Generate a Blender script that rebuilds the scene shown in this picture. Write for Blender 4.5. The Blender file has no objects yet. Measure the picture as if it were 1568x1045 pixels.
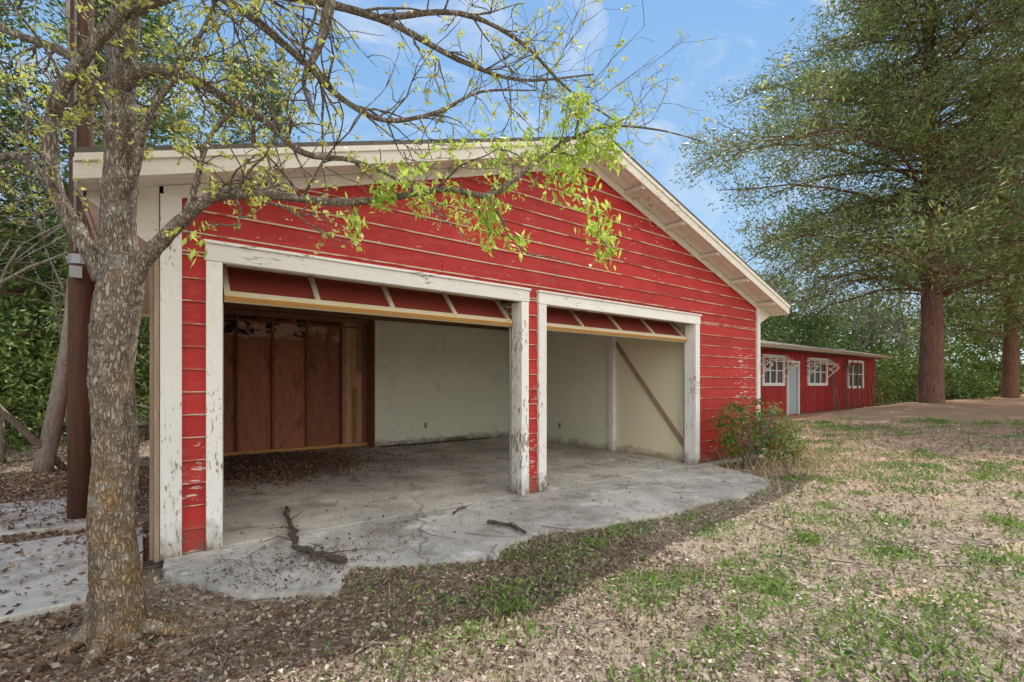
import bpy, math, random
import numpy as np
from mathutils import Vector, Matrix
rng=np.random.default_rng(11); random.seed(11)
scene=bpy.context.scene

# ------------------------------------------------------------------ mesh helpers
class MB:
    def __init__(s): s.v=[]; s.f=[]; s.m=[]
    def add(s,vs,fs,mat=0):
        b=len(s.v); s.v.extend([tuple(map(float,p)) for p in vs])
        for f in fs: s.f.append(tuple(i+b for i in f)); s.m.append(mat)
def box(mb,x0,x1,y0,y1,z0,z1,mat=0):
    vs=[(x0,y0,z0),(x1,y0,z0),(x1,y1,z0),(x0,y1,z0),(x0,y0,z1),(x1,y0,z1),(x1,y1,z1),(x0,y1,z1)]
    mb.add(vs,[(0,3,2,1),(4,5,6,7),(0,1,5,4),(1,2,6,5),(2,3,7,6),(3,0,4,7)],mat)
def prism_y(mb,poly,y0,y1,mat=0):
    n=len(poly); vs=[(x,y0,z) for x,z in poly]+[(x,y1,z) for x,z in poly]
    fs=[tuple(range(n)),tuple(range(2*n-1,n-1,-1))]
    for i in range(n):
        j=(i+1)%n; fs.append((i,i+n,j+n,j))
    mb.add(vs,fs,mat)
def prism_z(mb,poly,z0,z1,mat=0):
    n=len(poly); vs=[(x,y,z1) for x,y in poly]+[(x,y,z0) for x,y in poly]
    fs=[tuple(range(n)),tuple(range(2*n-1,n-1,-1))]
    for i in range(n):
        j=(i+1)%n; fs.append((i,i+n,j+n,j))
    mb.add(vs,fs,mat)
def tube(mb,pts,rad,n=6,mat=0,rough=0.0):
    P=np.array(pts,float); R=np.array(rad,float); k=len(P)
    T=np.gradient(P,axis=0); T/= (np.linalg.norm(T,axis=1,keepdims=True)+1e-9)
    d=P[-1]-P[0]; ref=np.eye(3)[np.argmin(np.abs(d))]
    A=np.cross(T,ref); A/=(np.linalg.norm(A,axis=1,keepdims=True)+1e-9); B=np.cross(T,A)
    an=np.arange(n)*2*math.pi/n
    rr=R[:,None]*np.ones((k,n))
    if rough: rr=rr*(1+rough*rng.normal(size=(k,n)))
    V=P[:,None,:]+rr[:,:,None]*(np.cos(an)[None,:,None]*A[:,None,:]+np.sin(an)[None,:,None]*B[:,None,:])
    b=len(mb.v); mb.v.extend(map(tuple,V.reshape(-1,3).tolist()))
    for i in range(k-1):
        for j in range(n):
            j2=(j+1)%n
            mb.f.append((b+i*n+j,b+i*n+j2,b+(i+1)*n+j2,b+(i+1)*n+j)); mb.m.append(mat)
    mb.f.append(tuple(b+(k-1)*n+j for j in range(n))); mb.m.append(mat)
    mb.f.append(tuple(b+j for j in range(n))[::-1]); mb.m.append(mat)
def crs(pts,sub=4):
    P=np.array(pts,float); Q=np.vstack([2*P[0]-P[1],P,2*P[-1]-P[-2]]); out=[]
    for i in range(1,len(Q)-2):
        for t in np.arange(sub)/sub:
            p0,p1,p2,p3=Q[i-1],Q[i],Q[i+1],Q[i+2]
            out.append(.5*((2*p1)+(-p0+p2)*t+(2*p0-5*p1+4*p2-p3)*t*t+(-p0+3*p1-3*p2+p3)*t**3))
    out.append(P[-1]); return np.array(out)
def mk(name,mb,mats,parent=None,smooth=False,bevel=0):
    me=bpy.data.meshes.new(name); me.from_pydata(mb.v,[],mb.f)
    for m in mats: me.materials.append(m)
    me.polygons.foreach_set("material_index",mb.m)
    if smooth: me.polygons.foreach_set("use_smooth",[True]*len(me.polygons))
    me.update()
    o=bpy.data.objects.new(name,me); scene.collection.objects.link(o)
    if parent: o.parent=parent
    if bevel:
        bv=o.modifiers.new("bevel",'BEVEL'); bv.width=bevel; bv.segments=2; bv.limit_method='ANGLE'
    return o
def empty(name,loc=(0,0,0),rz=0):
    e=bpy.data.objects.new(name,None); e.location=loc; e.rotation_euler=(0,0,rz); scene.collection.objects.link(e); return e
def quads(name,V,mat,parent=None):
    N=len(V); me=bpy.data.meshes.new(name)
    me.vertices.add(4*N); me.vertices.foreach_set("co",V.reshape(-1).astype(np.float32))
    me.loops.add(4*N); me.loops.foreach_set("vertex_index",np.arange(4*N,dtype=np.int32))
    me.polygons.add(N); me.polygons.foreach_set("loop_start",np.arange(0,4*N,4,dtype=np.int32))
    me.update(calc_edges=True); me.validate()
    me.materials.append(mat)
    o=bpy.data.objects.new(name,me); scene.collection.objects.link(o)
    if parent: o.parent=parent
    return o
def norm(a): return a/(np.linalg.norm(a,axis=-1,keepdims=True)+1e-9)
def leafV(C,L,W,bias=None,bw=0.0,flat=None):
    N=len(C); u=rng.normal(size=(N,3))
    if bias is not None: u=norm(u)*(1-bw)+np.asarray(bias)*bw
    if flat is not None: u[:,2]*=flat
    u=norm(u); w=rng.normal(size=(N,3))
    if flat is not None: w[:,2]*=flat
    v=norm(w-(w*u).sum(1,keepdims=True)*u)
    L=np.broadcast_to(L,(N,))[:,None]; W=np.broadcast_to(W,(N,))[:,None]
    return np.stack([C-u*L/2,C+v*W/2-u*L*.08,C+u*L/2,C-v*W/2-u*L*.08],1)

# ------------------------------------------------------------------ material helpers
def nmat(name,rough=.8,spec=.3):
    m=bpy.data.materials.new(name); m.use_nodes=True; nt=m.node_tree; b=nt.nodes["Principled BSDF"]
    b.inputs["Roughness"].default_value=rough
    b.inputs["Specular IOR Level"].default_value=spec
    return m,nt,b
def coord(nt,scale=(1,1,1),kind="Object"):
    tc=nt.nodes.new("ShaderNodeTexCoord"); mp=nt.nodes.new("ShaderNodeMapping"); mp.inputs["Scale"].default_value=scale
    nt.links.new(tc.outputs[kind],mp.inputs["Vector"]); return mp.outputs["Vector"]
def noise(nt,vec,scale,detail=6,rough=.6,dist=0):
    n=nt.nodes.new("ShaderNodeTexNoise"); n.inputs["Scale"].default_value=scale; n.inputs["Detail"].default_value=detail
    n.inputs["Roughness"].default_value=rough; n.inputs["Distortion"].default_value=dist
    nt.links.new(vec,n.inputs["Vector"]); return n.outputs["Fac"]
def ramp(nt,fac,stops,interp='LINEAR'):
    r=nt.nodes.new("ShaderNodeValToRGB"); cr=r.color_ramp; cr.interpolation=interp
    while len(cr.elements)<len(stops): cr.elements.new(.5)
    for e,(p,c) in zip(cr.elements,stops):
        e.position=p; e.color=(c,c,c,1) if isinstance(c,(int,float)) else (*c,1)
    nt.links.new(fac,r.inputs["Fac"]); return r.outputs["Color"]
def mix(nt,fac,a,b,mode='MIX'):
    m=nt.nodes.new("ShaderNodeMix"); m.data_type='RGBA'; m.blend_type=mode
    for idx,val in ((0,fac),(6,a),(7,b)):
        if isinstance(val,bpy.types.NodeSocket): nt.links.new(val,m.inputs[idx])
        elif isinstance(val,(int,float)): m.inputs[idx].default_value=val
        else: m.inputs[idx].default_value=(*val,1)
    return m.outputs[2]
def math_(nt,op,a,b=0.0):
    m=nt.nodes.new("ShaderNodeMath"); m.operation=op
    for i,val in enumerate((a,b)):
        if isinstance(val,bpy.types.NodeSocket): nt.links.new(val,m.inputs[i])
        else: m.inputs[i].default_value=val
    return m.outputs[0]
def bump(nt,b,h,strength=.3,dist=.01):
    n=nt.nodes.new("ShaderNodeBump"); n.inputs["Strength"].default_value=strength; n.inputs["Distance"].default_value=dist
    nt.links.new(h,n.inputs["Height"]); nt.links.new(n.outputs["Normal"],b.inputs["Normal"])
def sepz(nt,axis=2):
    tc=nt.nodes.new("ShaderNodeTexCoord"); s=nt.nodes.new("ShaderNodeSeparateXYZ"); nt.links.new(tc.outputs["Object"],s.inputs[0]); return s.outputs[axis]

def paint(name,base,base2,under,chipthr=.66,stretch=(2.2,2.2,9),low_dirt=(.12,.09,.06),bstr=.25,lowadd=.10,fade=None,grime=.28,east=0):
    m,nt,b=nmat(name,.62,.35)
    c=coord(nt); cs=coord(nt,stretch)
    col=mix(nt,ramp(nt,noise(nt,c,1.3,5),[(.35,0),(.7,1)]),base,base2)
    geo=nt.nodes.new("ShaderNodeNewGeometry")
    hv=nt.nodes.new("ShaderNodeHueSaturation"); nt.links.new(col,hv.inputs["Color"])
    nt.links.new(math_(nt,'ADD',math_(nt,'MULTIPLY',geo.outputs["Random Per Island"],.24),.88),hv.inputs["Value"]); col=hv.outputs["Color"]
    g=noise(nt,cs,9,8,.7)
    col=mix(nt,math_(nt,'MULTIPLY',ramp(nt,g,[(.35,0),(.75,1)]),grime),col,tuple(x*.45 for x in base))
    if fade: col=mix(nt,math_(nt,'MULTIPLY',ramp(nt,noise(nt,cs,2.2,8,.75),[(.48,0),(.72,1)]),.55),col,fade)
    big=noise(nt,c,.9,3); n2=noise(nt,cs,4.5,9,.72)
    s=math_(nt,'ADD',n2,math_(nt,'MULTIPLY',math_(nt,'SUBTRACT',big,.5),.6))
    z=sepz(nt); low=ramp(nt,math_(nt,'DIVIDE',z,3.0),[(0,lowadd),(.35,lowadd*.5),(.8,lowadd*.2),(1,0)])
    s=math_(nt,'ADD',s,low)
    chip=ramp(nt,s,[(chipthr,0),(chipthr+.012,1)])
    und=mix(nt,noise(nt,cs,14,6,.7),tuple(u*.7 for u in under),under)
    col=mix(nt,chip,col,und)
    if east:
        fl=math_(nt,'ADD',noise(nt,coord(nt,(1.2,1.2,2.6)),11,4,.6),math_(nt,'MULTIPLY',math_(nt,'SUBTRACT',noise(nt,c,.7,3),.5),.5))
        col=mix(nt,ramp(nt,fl,[(.725,0),(.735,1)]),col,(.86,.78,.75))
    dirt=ramp(nt,math_(nt,'ADD',math_(nt,'DIVIDE',z,1.2),math_(nt,'MULTIPLY',noise(nt,c,6,6),.5)),[(.22,.85),(.45,0)])
    col=mix(nt,dirt,col,low_dirt)
    nt.links.new(col,b.inputs["Base Color"])
    h=math_(nt,'SUBTRACT',math_(nt,'MULTIPLY',g,.3),chip); bump(nt,b,h,bstr,.006)
    return m
RED=paint("red_siding_paint",(.50,.030,.026),(.38,.020,.018),(.82,.66,.62),.715,(1.2,1.2,6),fade=(.54,.10,.08),lowadd=.15,east=1)
RED2=paint("crimson_board_paint",(.42,.022,.024),(.30,.016,.018),(.5,.3,.26),.73,(6,6,1.5),fade=(.40,.07,.06))
LIP=paint("red_siding_lip",(.36,.06,.04),(.60,.30,.19),(.74,.58,.43),.48,(.6,.6,4),lowadd=0)
WHITE=paint("weathered_white_paint",(.90,.90,.88),(.85,.84,.82),(.40,.33,.26),.655,(8,8,2.0),fade=(.76,.73,.67),grime=.18,lowadd=.10)
WHITEH=paint("weathered_white_trim",(.90,.90,.88),(.84,.83,.80),(.42,.35,.28),.655,(2.0,2.0,9),fade=(.74,.71,.64),grime=.2)
CREAM=paint("cream_soffit_paint",(.84,.81,.73),(.76,.73,.64),(.42,.35,.26),.67,(2.0,2.0,5),fade=(.62,.57,.47),grime=.28)
RAILC=paint("yellowed_door_rail",(.76,.73,.58),(.76,.64,.36),(.38,.30,.20),.68,(3,3,9))
PANEL=paint("faded_red_panel",(.34,.065,.045),(.26,.048,.036),(.46,.26,.20),.74,(2,2,4))
def drywall(name,a,b_):
    m,nt,b=nmat(name,.85,.2); c=coord(nt)
    col=mix(nt,ramp(nt,noise(nt,c,1.1,5,.6),[(.35,0),(.7,1)]),a,b_)
    st=ramp(nt,noise(nt,coord(nt,(2.5,2.5,.6)),1.6,6,.7),[(.56,0),(.72,1)])
    col=mix(nt,math_(nt,'MULTIPLY',st,.40),col,tuple(x*.6 for x in a))
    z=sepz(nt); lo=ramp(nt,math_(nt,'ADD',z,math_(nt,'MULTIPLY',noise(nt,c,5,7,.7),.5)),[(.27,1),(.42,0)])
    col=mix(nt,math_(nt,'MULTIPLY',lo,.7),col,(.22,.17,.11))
    sp=ramp(nt,noise(nt,c,5,6,.8),[(.68,0),(.71,1)])
    col=mix(nt,math_(nt,'MULTIPLY',sp,.5),col,(.40,.33,.24))
    nt.links.new(col,b.inputs["Base Color"]); bump(nt,b,noise(nt,c,30,4),.15,.004); return m
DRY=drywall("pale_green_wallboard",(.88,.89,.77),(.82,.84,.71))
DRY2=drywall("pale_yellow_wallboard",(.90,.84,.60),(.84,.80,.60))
def wood(name,a,b_,scale=(9,9,1.0),rough=.75,tar=False,var=.7):
    m,nt,b=nmat(name,rough,.25); cs=coord(nt,scale)
    n=noise(nt,cs,3,8,.65,.6); col=mix(nt,ramp(nt,n,[(.3,0),(.7,1)]),a,b_)
    f=noise(nt,cs,22,4,.6); col=mix(nt,math_(nt,'MULTIPLY',ramp(nt,f,[(.4,0),(.7,1)]),.4),col,tuple(x*.4 for x in a))
    geo=nt.nodes.new("ShaderNodeNewGeometry")
    hv=nt.nodes.new("ShaderNodeHueSaturation"); nt.links.new(col,hv.inputs["Color"])
    nt.links.new(math_(nt,'ADD',math_(nt,'MULTIPLY',geo.outputs["Random Per Island"],var),1-var/2),hv.inputs["Value"]); col=hv.outputs["Color"]
    if tar:
        c=coord(nt); z=sepz(nt)
        st=ramp(nt,noise(nt,coord(nt,(2,2,.8)),2.5,7,.7,.5),[(.50,0),(.68,1)]); col=mix(nt,math_(nt,'MULTIPLY',st,.7),col,(.14,.055,.034))
        q=math_(nt,'ADD',z,math_(nt,'MULTIPLY',noise(nt,c,2.2,7,.7),.8))
        col=mix(nt,ramp(nt,math_(nt,'DIVIDE',q,4),[(.77,0),(.775,1)]),col,(.12,.055,.036))
        zm=math_(nt,'ADD',z,math_(nt,'MULTIPLY',noise(nt,c,3,4,.6),.35))
        band=math_(nt,'MULTIPLY',ramp(nt,math_(nt,'DIVIDE',zm,4),[(.625,0),(.637,1),(.705,1),(.715,0)]),ramp(nt,noise(nt,c,1.6,8,.7,.4),[(.45,0),(.48,1)]))
        col=mix(nt,band,col,mix(nt,noise(nt,c,8,5,.7),(.50,.27,.19),(.80,.58,.48)))
        b2=math_(nt,'MULTIPLY',ramp(nt,math_(nt,'DIVIDE',zm,4),[(.645,0),(.652,1)]),ramp(nt,noise(nt,c,2.6,7,.7,.3),[(.55,0),(.56,1)]))
        col=mix(nt,b2,col,(.035,.037,.042))
    nt.links.new(col,b.inputs["Base Color"]); bump(nt,b,n,.4,.004); return m
WBROWN=wood("bare_sheathing_wood",(.38,.14,.08),(.56,.25,.15),tar=True,var=.45)
WPLANK=wood("mixed_plank_wood",(.44,.22,.12),(.66,.41,.25),var=.9)
WSTUD=wood("dark_stud_wood",(.20,.085,.05),(.30,.14,.08))
WBEAM=wood("dark_beam_wood",(.24,.11,.065),(.36,.20,.12),(1,9,9))
WORANGE=wood("orange_sill_wood",(.80,.46,.16),(.66,.35,.12),(1,9,9),var=.2)
WGREY=wood("grey_board_wood",(.30,.22,.15),(.45,.36,.27))
POLE=wood("creosote_pole_wood",(.065,.032,.022),(.13,.065,.042),(14,14,.7),var=.1)
def concrete(name,a=(.68,.65,.60),b_=(.49,.475,.44),cracks=True):
    m,nt,b=nmat(name,.9,.2); c=coord(nt)
    col=mix(nt,ramp(nt,noise(nt,c,.8,7,.62,.4),[(.40,0),(.58,1)]),a,b_)
    col=mix(nt,math_(nt,'MULTIPLY',ramp(nt,noise(nt,c,1.5,9,.75,.3),[(.50,0),(.62,1)]),.7),col,(.25,.225,.185))
    col=mix(nt,math_(nt,'MULTIPLY',ramp(nt,noise(nt,c,6,8,.8),[(.54,0),(.66,1)]),.5),col,(.19,.16,.12))
    col=mix(nt,math_(nt,'MULTIPLY',ramp(nt,noise(nt,c,45,4,.7),[(.45,0),(.7,1)]),.35),col,(.22,.19,.15))
    col=mix(nt,math_(nt,'MULTIPLY',ramp(nt,noise(nt,c,1.3,6,.7),[(.57,0),(.64,1)]),.6),col,(.84,.83,.80))
    h=noise(nt,c,25,8,.7)
    if cracks:
        dv=nt.nodes.new("ShaderNodeVectorMath"); dv.operation='ADD'
        nn=nt.nodes.new("ShaderNodeTexNoise"); nn.inputs["Scale"].default_value=3.0; nn.inputs["Detail"].default_value=8; nt.links.new(c,nn.inputs["Vector"])
        sc=nt.nodes.new("ShaderNodeVectorMath"); sc.operation='SCALE'; sc.inputs["Scale"].default_value=.25
        nt.links.new(nn.outputs["Color"],sc.inputs[0]); nt.links.new(c,dv.inputs[0]); nt.links.new(sc.outputs[0],dv.inputs[1])
        vo=nt.nodes.new("ShaderNodeTexVoronoi"); vo.feature='DISTANCE_TO_EDGE'; vo.inputs["Scale"].default_value=.28
        nt.links.new(dv.outputs[0],vo.inputs["Vector"])
        ck=math_(nt,'MULTIPLY',ramp(nt,vo.outputs["Distance"],[(0,1),(.0022,0)]),ramp(nt,noise(nt,c,.7,2),[(.45,0),(.55,1)]))
        col=mix(nt,math_(nt,'MULTIPLY',ck,.6),col,(.12,.10,.075))
        h=math_(nt,'SUBTRACT',h,ck)
    nt.links.new(col,b.inputs["Base Color"]); bump(nt,b,h,.35,.008); return m
CONC=concrete("weathered_concrete")
def shingle():
    m,nt,b=nmat("asphalt_shingle",.95,.1); c=coord(nt)
    br=nt.nodes.new("ShaderNodeTexBrick"); br.inputs["Scale"].default_value=4; nt.links.new(coord(nt,(.6,1,1)),br.inputs["Vector"])
    br.inputs["Color1"].default_value=(.09,.085,.075,1); br.inputs["Color2"].default_value=(.15,.14,.12,1); br.inputs["Mortar"].default_value=(.04,.04,.04,1)
    col=mix(nt,noise(nt,c,20,5),br.outputs["Color"],(.16,.15,.13)); nt.links.new(col,b.inputs["Base Color"]); return m
SHING=shingle()
def metalroof():
    m,nt,b=nmat("rusty_roof",.7,.3); c=coord(nt)
    col=mix(nt,ramp(nt,noise(nt,coord(nt,(1.5,.6,1)),1.2,6,.7),[(.4,0),(.6,1)]),(.34,.30,.25),(.22,.14,.09)); nt.links.new(col,b.inputs["Base Color"]); return m
MROOF=metalroof()
def leafm(name,stops,var=1.2,trans=.35,rough=.5,patch=None):
    m,nt,b=nmat(name,rough,.25); geo=nt.nodes.new("ShaderNodeNewGeometry")
    c=coord(nt); f=math_(nt,'ADD',math_(nt,'MULTIPLY',geo.outputs["Random Per Island"],.5),math_(nt,'MULTIPLY',noise(nt,c,var,3,.5),.5))
    col=ramp(nt,f,stops)
    if patch: col=mix(nt,ramp(nt,noise(nt,c,patch[0],3,.5),[(patch[1],0),(patch[1]+.06,1)]),col,patch[2])
    nt.links.new(col,b.inputs["Base Color"])
    if trans>0:
        t=nt.nodes.new("ShaderNodeBsdfTranslucent"); nt.links.new(col,t.inputs["Color"])
        ms=nt.nodes.new("ShaderNodeMixShader"); ms.inputs[0].default_value=trans
        out=nt.nodes["Material Output"]; nt.links.new(b.outputs[0],ms.inputs[1]); nt.links.new(t.outputs[0],ms.inputs[2]); nt.links.new(ms.outputs[0],out.inputs["Surface"])
    return m
CEDAR=leafm("cedar_foliage",[(.2,(.09,.14,.04)),(.45,(.18,.24,.07)),(.6,(.28,.33,.11)),(.8,(.42,.45,.18))],.45,.25,patch=(.40,.64,(.36,.22,.11)))
CEDARD=leafm("dark_cedar_foliage",[(.2,(.05,.10,.028)),(.5,(.11,.18,.05)),(.8,(.24,.32,.09))],.6,.15)
BUSHL=leafm("bush_foliage",[(.2,(.06,.12,.03)),(.5,(.15,.24,.06)),(.8,(.34,.44,.13))],.5,.15)
SPRING=leafm("spring_leaf",[(.25,(.32,.48,.06)),(.5,(.50,.66,.11)),(.8,(.70,.76,.22))],3,.5)
BUDL=leafm("bud_leaf",[(.25,(.38,.44,.08)),(.5,(.56,.60,.13)),(.8,(.70,.62,.22))],3,.5)
NAND=leafm("nandina_leaf",[(.25,(.07,.16,.035)),(.5,(.14,.25,.05)),(.64,(.24,.30,.08)),(.72,(.50,.09,.05))],3,.3)
LITTER=leafm("leaf_litter",[(.2,(.15,.10,.07)),(.4,(.30,.23,.165)),(.6,(.46,.38,.30)),(.82,(.68,.60,.51))],2,.0,.8)
LITTERD=leafm("dark_leaf_litter",[(.2,(.07,.042,.028)),(.5,(.17,.105,.07)),(.8,(.34,.23,.155))],2,.0,.8)
GRASS=leafm("grass_blades",[(.2,(.10,.18,.035)),(.5,(.19,.30,.07)),(.8,(.34,.43,.13))],1.5,.2)
DRYG=leafm("dry_grass",[(.2,(.28,.21,.12)),(.5,(.46,.36,.22)),(.8,(.62,.52,.34))],1.5,0)
def bark(name,a,b_,c3,lich=None,sc=(11,11,2.2)):
    m,nt,b=nmat(name,.95,.1); cs=coord(nt,sc); c=coord(nt)
    n=noise(nt,cs,3.2,9,.72,.9); col=ramp(nt,n,[(.34,a),(.5,b_),(.66,c3)])
    h=n
    if lich:
        cv=coord(nt,(16,16,5.0))
        vo=nt.nodes.new("ShaderNodeTexVoronoi"); vo.feature='DISTANCE_TO_EDGE'; vo.inputs["Scale"].default_value=3.2
        nv=nt.nodes.new("ShaderNodeVectorMath"); nv.operation='ADD'
        nn=nt.nodes.new("ShaderNodeTexNoise"); nn.inputs["Scale"].default_value=2; nn.inputs["Detail"].default_value=8; nt.links.new(cv,nn.inputs["Vector"])
        nt.links.new(cv,nv.inputs[0]); nt.links.new(nn.outputs["Color"],nv.inputs[1]); nt.links.new(nv.outputs[0],vo.inputs["Vector"])
        fis=ramp(nt,vo.outputs["Distance"],[(0,0),(.22,1)])
        col=mix(nt,math_(nt,'MULTIPLY',math_(nt,'SUBTRACT',1,fis),.45),col,(.11,.085,.06))
        h=math_(nt,'ADD',math_(nt,'MULTIPLY',n,.8),fis)
        z=sepz(nt)
        k=ramp(nt,math_(nt,'SUBTRACT',noise(nt,c,6,9,.8),math_(nt,'MULTIPLY',z,.045)),[(.43,0),(.50,1)])
        col=mix(nt,math_(nt,'MULTIPLY',k,.55),col,(.50,.29,.10))
        k2=ramp(nt,noise(nt,c,12,8,.75),[(.52,0),(.59,1)]); col=mix(nt,math_(nt,'MULTIPLY',k2,.65),col,(.58,.56,.51))
    nt.links.new(col,b.inputs["Base Color"]); bump(nt,b,h,1.0,.02); return m
BARK=bark("elm_bark",(.20,.155,.12),(.38,.32,.26),(.54,.49,.42),True)
CBARK=bark("cedar_bark",(.09,.048,.032),(.22,.12,.085),(.36,.23,.17),None,(9,9,.8))
TWIG=bark("grey_twig",(.14,.12,.10),(.28,.24,.21),(.40,.36,.32))
DEADW=bark("dead_branch_bark",(.045,.035,.028),(.14,.11,.085),(.36,.31,.26),None,(30,30,30))
def simple(name,c,rough=.5,metal=0,spec=.5):
    m,nt,b=nmat(name,rough,spec); b.inputs["Metallic"].default_value=metal
    cc=coord(nt); col=mix(nt,noise(nt,cc,8,5),tuple(x*.8 for x in c),tuple(min(1,x*1.15) for x in c)); nt.links.new(col,b.inputs["Base Color"]); return m
GALV=simple("galvanised_metal",(.30,.31,.32),.5,.6)
GREYM=simple("grey_conduit",(.16,.155,.15),.7)
GLASS=simple("window_glass",(.10,.12,.13),.08,0,1.0)
DOORB=simple("pale_blue_door",(.40,.52,.58),.6)
CLEANW=simple("white_frame",(.80,.80,.78),.6)
OUTL=simple("outlet_plate",(.30,.28,.22),.5)

def groundmat():
    m,nt,b=nmat("ground_soil_and_litter",.95,.1); c=coord(nt)
    n1=noise(nt,c,.35,5,.6); n2=noise(nt,c,9,8,.75); n3=noise(nt,c,40,6,.7)
    col=ramp(nt,n2,[(.3,(.19,.14,.10)),(.5,(.38,.305,.23)),(.72,(.60,.52,.42))])
    col=mix(nt,math_(nt,'MULTIPLY',ramp(nt,n3,[(.4,0),(.65,1)]),.5),col,(.14,.10,.07))
    x=sepz(nt,0); ef=ramp(nt,math_(nt,'DIVIDE',math_(nt,'ADD',x,math_(nt,'MULTIPLY',n1,8)),40),[(.26,0),(.46,1)])
    col=mix(nt,math_(nt,'MULTIPLY',ef,.8),col,mix(nt,n2,(.34,.17,.10),(.64,.42,.27)))
    gp=ramp(nt,math_(nt,'ADD',math_(nt,'MULTIPLY',noise(nt,c,1.1,6,.65),.6),math_(nt,'MULTIPLY',noise(nt,c,6,5,.7),.4)),[(.53,0),(.63,1)])
    col=mix(nt,math_(nt,'MULTIPLY',gp,.5),col,mix(nt,n3,(.13,.19,.05),(.32,.38,.13)))
    dp=ramp(nt,noise(nt,c,.9,4,.6),[(.60,0),(.68,1)]); col=mix(nt,math_(nt,'MULTIPLY',dp,.75),col,(.66,.49,.34))
    nt.links.new(col,b.inputs["Base Color"]); bump(nt,b,math_(nt,'ADD',n2,n3),.7,.03); return m
GROUND=groundmat()

# ------------------------------------------------------------------ ground
def sm(t): t=np.clip(t,0,1); return t*t*(3-2*t)
def gh(x,y):
    x=np.asarray(x,float); y=np.asarray(y,float)
    z=-.06+.62*sm((x-10)/19)*sm((6.2-y)/4.9)
    z=z+.018*np.sin(x*2.1+y*1.3)*np.sin(y*2.7-x*.8)+.012*np.sin(x*5.3+1)*np.sin(y*4.9)
    z=z-.10*sm((x+3)/-6)
    ins=(x>-.1)&(x<10)&(y>-.4)&(y<8); return np.where(ins,-.09,z)
def axis(lo,hi,step,far):
    a=np.arange(lo,hi,step); l=[];r=[];s=step;p=lo
    while p>-far: s*=1.25; p-=s; l.append(p)
    s=step;p=a[-1]
    while p<far: s*=1.25; p+=s; r.append(p)
    return np.array(l[::-1]+list(a)+r)
xs=axis(-4,16,.12,500); ys=axis(-6,9,.12,500)
XX,YY=np.meshgrid(xs,ys); ZZ=gh(XX,YY); nx,ny=len(xs),len(ys)
me=bpy.data.meshes.new("ground"); V=np.stack([XX,YY,ZZ],-1).reshape(-1,3)
i=(np.arange(ny-1)[:,None]*nx+np.arange(nx-1)[None,:]).reshape(-1)
F=np.stack([i,i+1,i+nx+1,i+nx],1)
me.from_pydata(V.tolist(),[],F.tolist()); me.polygons.foreach_set("use_smooth",[True]*len(F)); me.materials.append(GROUND)
scene.collection.objects.link(bpy.data.objects.new("ground",me))

# ------------------------------------------------------------------ concrete
apron=[(.10,.0),(.08,-.30),(.12,-.57),(.36,-.86),(.50,-1.18),(.80,-1.34),(1.04,-1.52),(1.12,-1.22),(1.30,-1.12),(1.7,-1.40),(2.27,-1.58),(2.55,-1.36),(3.12,-1.30),(3.25,-1.46),(3.9,-1.50),(4.38,-1.60),(5.2,-1.56),(5.9,-1.70),(6.85,-1.60),(7.35,-1.36),(7.6,-.8),(7.85,-.25),(7.9,0.0)]
ap=[]
for k in range(len(apron)-1):
    a=np.array(apron[k]); b=np.array(apron[k+1]); n=max(2,int(np.linalg.norm(b-a)/.05))
    for t in np.arange(n)/n:
        j=rng.normal(size=2)*.020 if 0<k else np.zeros(2); ap.append(tuple(a+(b-a)*t+j))
ap.append(apron[-1])
mb=MB(); prism_z(mb,ap,-.14,-.006); mk("concrete_driveway",mb,[CONC])
APN=np.array(apron)
def in_apron(x,y):
    inside=np.zeros(len(x),bool); n=len(APN); j=n-1
    for i in range(n):
        xi,yi=APN[i]; xj,yj=APN[j]
        c=((yi>y)!=(yj>y))&(x<(xj-xi)*(y-yi)/(yj-yi+1e-12)+xi); inside^=c; j=i
    return inside
mb=MB()
prism_z(mb,[(-1.55,-.64),(-.78,-.68),(-.06,-.62),(-.04,.3),(-.05,1.15),(-.7,1.22),(-1.5,1.18)],-.16,.0)
prism_z(mb,[(-4.2,-.70),(-2.8,-.66),(-1.58,-.65),(-1.53,1.18),(-2.9,1.24),(-4.2,1.2)],-.17,-.015)
prism_z(mb,[(-3.2,1.75),(-1.5,1.70),(-.3,1.66),(-.25,3.1),(-1.2,3.35),(-3.2,3.2)],-.16,-.01)
mk("concrete_walkway",mb,[CONC],bevel=.012)

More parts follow.
